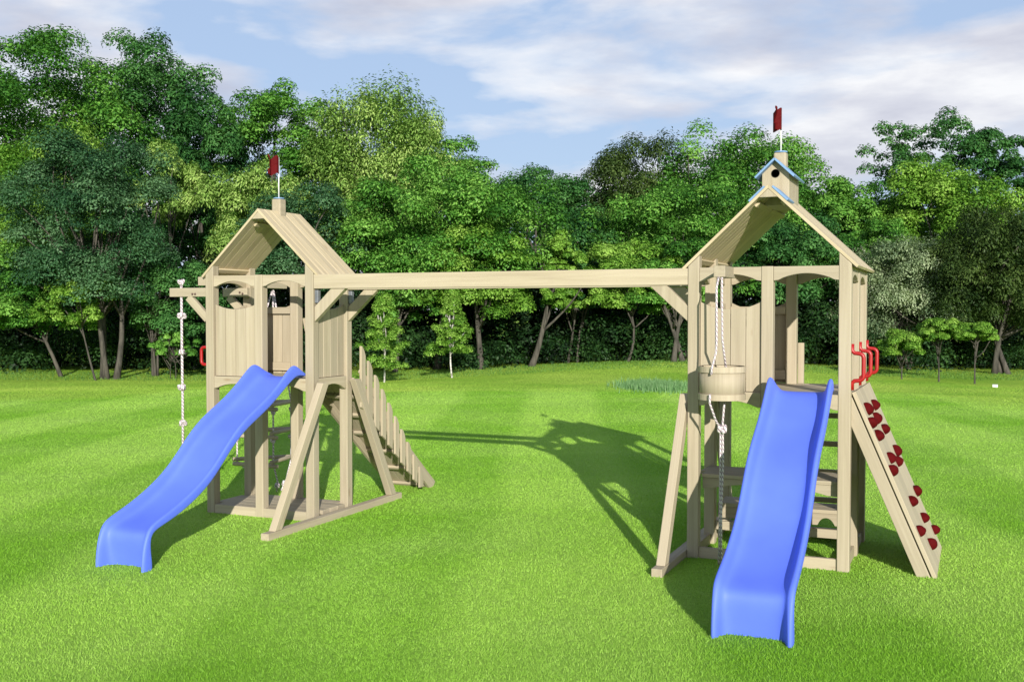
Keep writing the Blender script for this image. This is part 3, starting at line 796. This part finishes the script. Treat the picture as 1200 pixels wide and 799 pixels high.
TREE_N = [0]
def tree(kind, u, d, vtop, halfw, vlow, mat, label, name='tree', clumps=80, per=190, leaf=.17, clump=1.0, droop=1.0, shape='round', trunk_r=.22,
         trunk_u=None, stems=1, bend=0.0, bark=None, group='trees along the far edge of the lawn', depthk=.8, lo=-.75, crown_u=None):
    TREE_N[0] += 1; sd = TREE_N[0] * 17 + 3
    bxx, byy = spot(u if trunk_u is None else trunk_u, d); bz_ = float(ground_z(bxx, byy))
    cxx, cyy = spot(u, d)
    ztop = zat(vtop, d); zlow = max(zat(vlow, d), bz_ + .3); rx = 1.06 * halfw / F_PX * d; rz = (ztop - zlow) / 2; cz = (ztop + zlow) / 2
    trunk_r *= .62
    root = thing(name, (bxx, byy, bz_), label, 'tree' if name != 'shrub' else 'shrub', group)
    crad_m = clump * min(rx, rz) * .20; clumps = int(clumps * 1.9); per = int(per * .85)
    cen, ctn = crown_points(cxx, cyy, cz, rx, max(1.0, rx * depthk), rz - crad_m * .2, clumps, sd, shape, lo)
    clumps = len(cen); r = np.random.default_rng(sd); crad = crad_m * r.uniform(.65, 1.3, clumps)
    v, f, t = leaves(cen, crad, per * 1.75, leaf * .74, droop, sd, ctint=ctn)
    crown_object('crown', root, v, f, t, LEAF[mat], (bxx, byy, bz_))
    # trunk and limbs
    mb = MB(); base = Vector((0, 0, -.1)); mid = Vector((cxx - bxx, cyy - byy, cz - bz_))
    rr = random.Random(sd)
    order = sorted(range(clumps), key=lambda i: rr.random())
    for s in range(stems):
        off = Vector((0, 0, 0)) if stems == 1 else Vector((rr.uniform(-.25, .25) * (1 + stems * .2), rr.uniform(-.2, .2), 0))
        tip = mid + Vector((rr.uniform(-.35, .35) * rx, rr.uniform(-.3, .3) * rx, rr.uniform(-.1, .35) * rz)) if stems > 1 else mid + Vector((0, 0, rz * .35))
        pth = limb_path(base + off, tip, sd + s, 8, .025 + bend * .5)
        if bend: 
            for i, p in enumerate(pth): p.x += bend * 2.2 * math.sin(i / 8 * 2 * math.pi); pth[i] = p
        nP = len(pth)
        mb.tube(pth, [trunk_r * (1.25 if i == 0 else 1) * (1 - .8 * i / (nP - 1)) for i in range(nP)], 8)
        for k in order[s * 9:(s + 1) * 9]:
            q = Vector(cen[k]) - Vector((bxx, byy, bz_)); j = rr.randint(3, 6); st = pth[j]
            if q.z < st.z + .2: continue
            mb.tube(limb_path(st, q, sd + k, 5, .08), [trunk_r * .42 * (1 - .8 * j / 9) * (1 - .85 * i / 5) + .012 for i in range(6)], 6)
    mb.build('trunk', bark or BARK, root, bevel=0, smooth=True)
    return root

# back rank to front rank, left to right
tree('a', 24, 47, 42, 128, 380, 'mid', 'tall broad mid-green tree filling the top left corner', clumps=120, per=230, leaf=.2, trunk_r=.4, clump=.85)
tree('a', 166, 51, 44, 104, 385, 'dark', 'tall dark green round-topped tree right of the top left corner tree', clumps=110, per=230, leaf=.2, trunk_r=.4, clump=.85)
tree('a', 238, 46, 124, 52, 390, 'dark', 'slim dark tree in the dip of the tree line beyond the knotted rope', clumps=60, per=210, leaf=.18, droop=1.4)
tree('a', 322, 49, 98, 84, 380, 'mid', 'airy light green tree whose crown rises behind the left red flag', clumps=90, per=200, leaf=.19, trunk_r=.3, clump=.85)
tree('a', 438, 47, 114, 92, 370, 'willow', 'yellow-green weeping tree whose crown rises right of the left red flag', 'weeping_tree', clumps=100, per=230, leaf=.19, droop=1.9, trunk_r=.35)
tree('a', 512, 52, 160, 66, 380, 'mid', 'mid-green tree sloping down right of the yellow-green weeping tree', clumps=60, per=200, leaf=.19)
tree('a', 203, 42, 163, 38, 290, 'willow', 'small narrow bright yellow-green tree between two dark crowns at upper left', clumps=40, per=160, leaf=.16, droop=1.8, trunk_r=.1)
tree('a', 66, 43, 152, 84, 390, 'bright', 'fresh light green tree behind the grey-green tree at left', clumps=80, per=190, leaf=.17, droop=1.5)
tree('a', 295, 42, 188, 56, 360, 'willow', 'pale green tree directly behind the narrow tower roof on its left', clumps=50, per=180, leaf=.16, droop=1.6, trunk_r=.12)
tree('a', 350, 40, 224, 72, 390, 'blue', 'grey-green bushy tree right behind the chimney of the narrow tower', clumps=60, per=200, leaf=.14)
tree('a', 628, 45, 194, 74, 385, 'dark', 'dark blue-green round tree just right of the middle of the tree line', clumps=80, per=210, leaf=.16)
tree('a', 735, 56, 174, 80, 380, 'brown', 'olive brown flat-topped tree on the skyline left of the birdhouse', clumps=80, per=210, leaf=.2, droop=1.4, trunk_r=.35)
tree('a', 862, 54, 152, 112, 390, 'mid', 'tall green tree on the skyline directly behind the birdhouse', clumps=110, per=210, leaf=.2, trunk_r=.4, clump=.8)
tree('a', 800, 44, 216, 112, 385, 'mid', 'wide rounded tree with layered clumps left of the square tower roof', clumps=120, per=210, leaf=.16)
tree('a', 968, 48, 200, 64, 400, 'mid', 'mid-green tree on the skyline just right of the birdhouse', clumps=70, per=200, leaf=.18)
tree('a', 1088, 52, 130, 86, 380, 'dark', 'tall ragged dark tree with thin twiggy top at upper right', clumps=90, per=120, leaf=.19, trunk_r=.35, clump=.62)
tree('a', 1176, 50, 146, 66, 390, 'dark', 'dark tree cut by the right border on the skyline', clumps=80, per=180, leaf=.19, clump=.75)
tree('a', 1098, 46, 186, 72, 390, 'bright', 'bright green tree in front of the ragged dark tree at upper right', clumps=90, per=200, leaf=.17)
tree('a', 1020, 44, 254, 48, 400, 'mid', 'mid-green tree beside the right roof eave of the square tower', clumps=50, per=190, leaf=.15)
tree('a', 912, 42, 248, 72, 400, 'dark', 'dark tree seen through the open bay of the square tower', clumps=80, per=190, leaf=.15)
tree('a', 1062, 40, 280, 68, 425, 'silver', 'pale silvery green willow behind the saplings at right', 'willow_tree', clumps=90, per=190, leaf=.12, droop=1.3, trunk_r=.12, stems=3)
tree('a', 1172, 38, 256, 72, 430, 'brown', 'dark olive tree with bare lower stems at the right border', clumps=90, per=210, leaf=.14, droop=1.5, trunk_r=.16, stems=3)
tree('a', 524, 40, 198, 122, 392, 'mid', 'big rounded green tree above the left half of the beam', clumps=150, per=220, leaf=.15, trunk_u=512, trunk_r=.24)
tree('a', 560, 38.5, 266, 72, 398, 'bright', 'light green low-branched tree above the middle of the beam', clumps=80, per=200, leaf=.14, trunk_u=564, trunk_r=.20, bend=.02)
tree('a', 480, 39, 290, 48, 402, 'mid', 'small green tree above the knee braces of the narrow tower', clumps=55, per=190, leaf=.14, trunk_u=462, trunk_r=.16, bend=.02)
tree('a', 655, 38.5, 274, 30, 400, 'bright', 'narrow light green tree with ivy-covered trunk right of the beam centre', clumps=45, per=170, leaf=.13, trunk_u=622, trunk_r=.2)
tree('a', 678, 40, 300, 34, 385, 'dark', 'dark thin tree with two slim pale trunks below the beam', clumps=40, per=170, leaf=.14, trunk_u=675, trunk_r=.085, stems=2)
tree('a', 735, 38.5, 282, 56, 384, 'bright', 'light green tree with one thin curved trunk below the beam', clumps=60, per=180, leaf=.14, trunk_u=735, trunk_r=.09, bend=.05)
tree('a', 792, 38, 292, 58, 392, 'mid', 'green tree with forked trunk left of the bucket', clumps=60, per=180, leaf=.14, trunk_u=790, trunk_r=.17, stems=2)
tree('a', 106, 35.5, 166, 92, 412, 'blue', 'grey-green tree at left with several twisted stems', clumps=130, per=230, leaf=.12, trunk_u=124, trunk_r=.17, stems=4)
tree('a', 22, 36.5, 284, 84, 425, 'mid', 'leafy green tree with a leaning trunk at the left border', clumps=80, per=210, leaf=.13, trunk_u=72, trunk_r=.12)
tree('a', 88, 34.8, 318, 44, 398, 'bright', 'low light green branches in front of the twisted stems at left', 'small_tree', clumps=40, per=170, leaf=.11, trunk_u=112, trunk_r=.06)
tree('a', 190, 37, 294, 58, 436, 'dark', 'dark shrub behind the knotted rope', 'shrub', clumps=60, per=190, leaf=.12, trunk_r=.08, stems=3, group='shrubs at the wood edge')
tree('a', 205, 35.6, 385, 22, 438, 'mid', 'small green shrub on the lawn edge behind the lower knotted rope', 'shrub', clumps=26, per=140, leaf=.1, trunk_r=.03, stems=3, group='shrubs at the wood edge')
# slender birches and saplings on the lawn edge
def young(u, d, vtop, halfw, vlow, mat, label, name, bark, tr, shape, clumps=60, per=95, leaf=.085):
    return tree('y', u, d, vtop, halfw, vlow, mat, label, name, clumps=clumps, per=per * (1.6 if shape == 'round' else 1), leaf=leaf, trunk_r=tr, bark=bark, shape=shape, group='young trees on the lawn edge', clump=1.6 if shape == 'round' else 1.5)
young(450, 33.0, 346, 21, 432, 'bright', 'young birch with white trunk, nearest the ramp railing', 'young_birch', BIRCH, .045, 'cone')
young(530, 34.6, 338, 19, 418, 'bright', 'young birch with white trunk standing left of the beam centre', 'young_birch', BIRCH, .05, 'cone')
young(1057, 33.6, 386, 21, 424, 'bright', 'sapling nearest the climbing wall, half merged into the bushes', 'sapling', BARK, .04, 'round')
young(1101, 33.0, 374, 22, 405, 'bright', 'bright green sapling in the middle of the three', 'sapling', BARK, .045, 'round')
young(1143, 32.6, 378, 24, 404, 'bright', 'bright green sapling nearest the right border', 'sapling', BARK, .045, 'round')

# undergrowth below the crowns and the wood behind it
def mass(name, label, dr, ur, vtop, n, crad, per, leaf, mat, seed):
    r = np.random.default_rng(seed); cen = []
    for i in range(n):
        dd = r.uniform(*dr); uu = r.uniform(*ur); x, y = spot(uu, dd); g0 = float(ground_z(x, y))
        zt = zat(vtop + 18 * math.sin(uu * .021 + seed) + 10 * math.sin(uu * .07), dd)
        cen.append((x, y, g0 + (zt - g0) * r.uniform(0.0, 1) ** .9))
    cen = np.array(cen); cr = crad * r.uniform(.6, 1.4, n)
    v, f, t = leaves(cen, cr, per, leaf, 1.0, seed)
    me = np_mesh(name, v, f, t); me.materials.append(LEAF[mat]); o = bpy.data.objects.new(name, me); col.objects.link(o)
    return tag(o, label, 'woodland', kind='stuff')
mass('undergrowth', 'undergrowth coloured dark for the shade beneath the trees along the lawn', (41, 46), (-120, 1320), 335, 620, .95, 150, .2, 'shade', 5)
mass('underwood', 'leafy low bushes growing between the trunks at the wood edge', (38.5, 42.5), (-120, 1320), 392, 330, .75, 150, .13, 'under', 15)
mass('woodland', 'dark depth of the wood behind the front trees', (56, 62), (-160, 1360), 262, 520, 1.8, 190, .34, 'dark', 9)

# long pale grass on the far lawn
def blades_patch(name, label, pts, h, w, mat, seed, cat='grass'):
    r = np.random.default_rng(seed); n = len(pts); x, y = pts[:, 0], pts[:, 1]; z = ground_z(x, y)
    hh = h * r.uniform(.45, 1.15, n); a = r.uniform(0, 6.283, n); la = r.uniform(0, 6.283, n); ln = hh * r.uniform(.1, .5, n)
    v = np.stack([np.stack([x - np.cos(a) * w, y - np.sin(a) * w, z - .01], -1), np.stack([x + np.cos(a) * w, y + np.sin(a) * w, z - .01], -1),
                  np.stack([x + ln * np.cos(la), y + ln * np.sin(la), z + hh], -1)], 1).reshape(-1, 3)
    me = np_mesh(name, v, np.arange(n * 3).reshape(-1, 3), np.repeat(r.uniform(0, 1, n), 3)); me.materials.append(mat)
    o = bpy.data.objects.new(name, me); col.objects.link(o); return tag(o, label, cat, kind='stuff')
r_ = np.random.default_rng(3); pts = []
for i in range(5500):
    uu = 768 + r_.normal() * 19; dd = 27.5 + r_.normal() * .9 - (uu - 770) * .012; pts.append(spot(uu, dd))
blades_patch('long_grass', 'tuft of long blue-green grass on the far lawn beside the square tower', np.array(pts), .17, .011, leaf_mat('long_grass_green', (.08, .19, .06), (.15, .30, .11), (.26, .42, .20)), 4)
pts = np.array([spot(r_.uniform(-60, 1260), 34.6 + r_.uniform(0, 4.5)) for i in range(16000)])
blades_patch('verge_grass', 'rough uncut grass along the wood edge', pts, .08, .012, leaf_mat('verge_green', (.05, .13, .02), (.10, .22, .035), (.18, .32, .06)), 6)
# small white box at the wood edge
bx_, by_ = spot(1167, 30.5); bz_ = float(ground_z(bx_, by_))
mb = MB(); mb.box(-.07, .07, -.045, .045, -.02, .06); mb.box(-.076, .076, -.05, .05, .061, .078)
o = mb.build('marker_box', WHITE, None, bevel=.01); o.location = (bx_, by_, bz_); tag(o, 'small white marker box on the lawn near the right border', 'box')

# ================================================================== SKY, SUN, CAMERA
KX, KY = -1.70, 2.78                                                   # shadow shift per metre of height
sund = Vector((-KX, -KY, 1)).normalized(); elev = math.asin(sund.z); az = math.atan2(sund.x, sund.y)
w = bpy.data.worlds.new('World'); scene.world = w; w.use_nodes = True; nt = w.node_tree; nt.nodes.clear()
out = N(nt, 'ShaderNodeOutputWorld'); bg = N(nt, 'ShaderNodeBackground'); bg.inputs['Strength'].default_value = .12
sky = N(nt, 'ShaderNodeTexSky'); sky.sky_type = 'NISHITA'; sky.sun_disc = False; sky.sun_elevation = elev; sky.sun_rotation = az
sky.air_density = 1.0; sky.dust_density = .6; sky.ozone_density = 1.5
tc = N(nt, 'ShaderNodeTexCoord')
mp = N(nt, 'ShaderNodeMapping'); mp.inputs['Scale'].default_value = (1.0, 1.0, 3.6); mp.inputs['Location'].default_value = (2.2, 1.4, .3)
nt.links.new(tc.outputs['Generated'], mp.inputs[0])
n1 = N(nt, 'ShaderNodeTexNoise', Scale=3.1, Detail=8.0, Roughness=.52, Distortion=.25); nt.links.new(mp.outputs[0], n1.inputs['Vector'])
n2 = N(nt, 'ShaderNodeTexNoise', Scale=5.5, Detail=6.0, Roughness=.55); nt.links.new(mp.outputs[0], n2.inputs['Vector'])
mask = ramp(nt, n1.outputs[0], [(.41, (0, 0, 0)), (.47, (.55, .55, .55)), (.55, (.97, .97, .97))])
cc = ramp(nt, n2.outputs[0], [(.30, (3.6, 3.7, 4.4)), (.48, (4.8, 4.9, 5.4)), (.62, (6.2, 6.25, 6.4))])
sep = N(nt, 'ShaderNodeSeparateXYZ'); nt.links.new(tc.outputs['Generated'], sep.inputs[0])
blue = mixc(nt, ramp(nt, sep.outputs[2], [(.30, (.8, .8, .8)), (.62, (.1, .1, .1))]), sky.outputs[0], (2.8, 3.65, 5.25))
mask = math_n(nt, 'MULTIPLY', mask, ramp(nt, sep.outputs[2], [(.36, (1, 1, 1)), (.66, (.12, .12, .12))]))
c = mixc(nt, mask, blue, cc)
nt.links.new(c, bg.inputs[0]); nt.links.new(bg.outputs[0], out.inputs[0])

sl = bpy.data.lights.new('sun', 'SUN'); sl.energy = 5.0; sl.angle = math.radians(.5); sl.color = (1, .95, .86)
so = bpy.data.objects.new('sun', sl); col.objects.link(so); so.rotation_euler = sund.to_track_quat('Z', 'Y').to_euler(); so.location = (10, -12, 12)

cd_ = bpy.data.cameras.new('camera'); cam = bpy.data.objects.new('camera', cd_); col.objects.link(cam); scene.camera = cam
cam.location = CAM; cd_.sensor_width = 36; cd_.lens = F_PX / 1200 * 36; cd_.clip_end = 5000
fwd = Vector((math.sin(YAW) * math.cos(PITCH), math.cos(YAW) * math.cos(PITCH), math.sin(PITCH)))
cam.rotation_euler = fwd.to_track_quat('-Z', 'Y').to_euler()

scene.view_settings.view_transform = 'Standard'; scene.view_settings.look = 'None'; scene.view_settings.gamma = 1; scene.view_settings.exposure = 0.38
scene.render.engine = 'CYCLES'; scene.cycles.max_bounces = 6; scene.cycles.diffuse_bounces = 3; scene.cycles.use_denoising = True
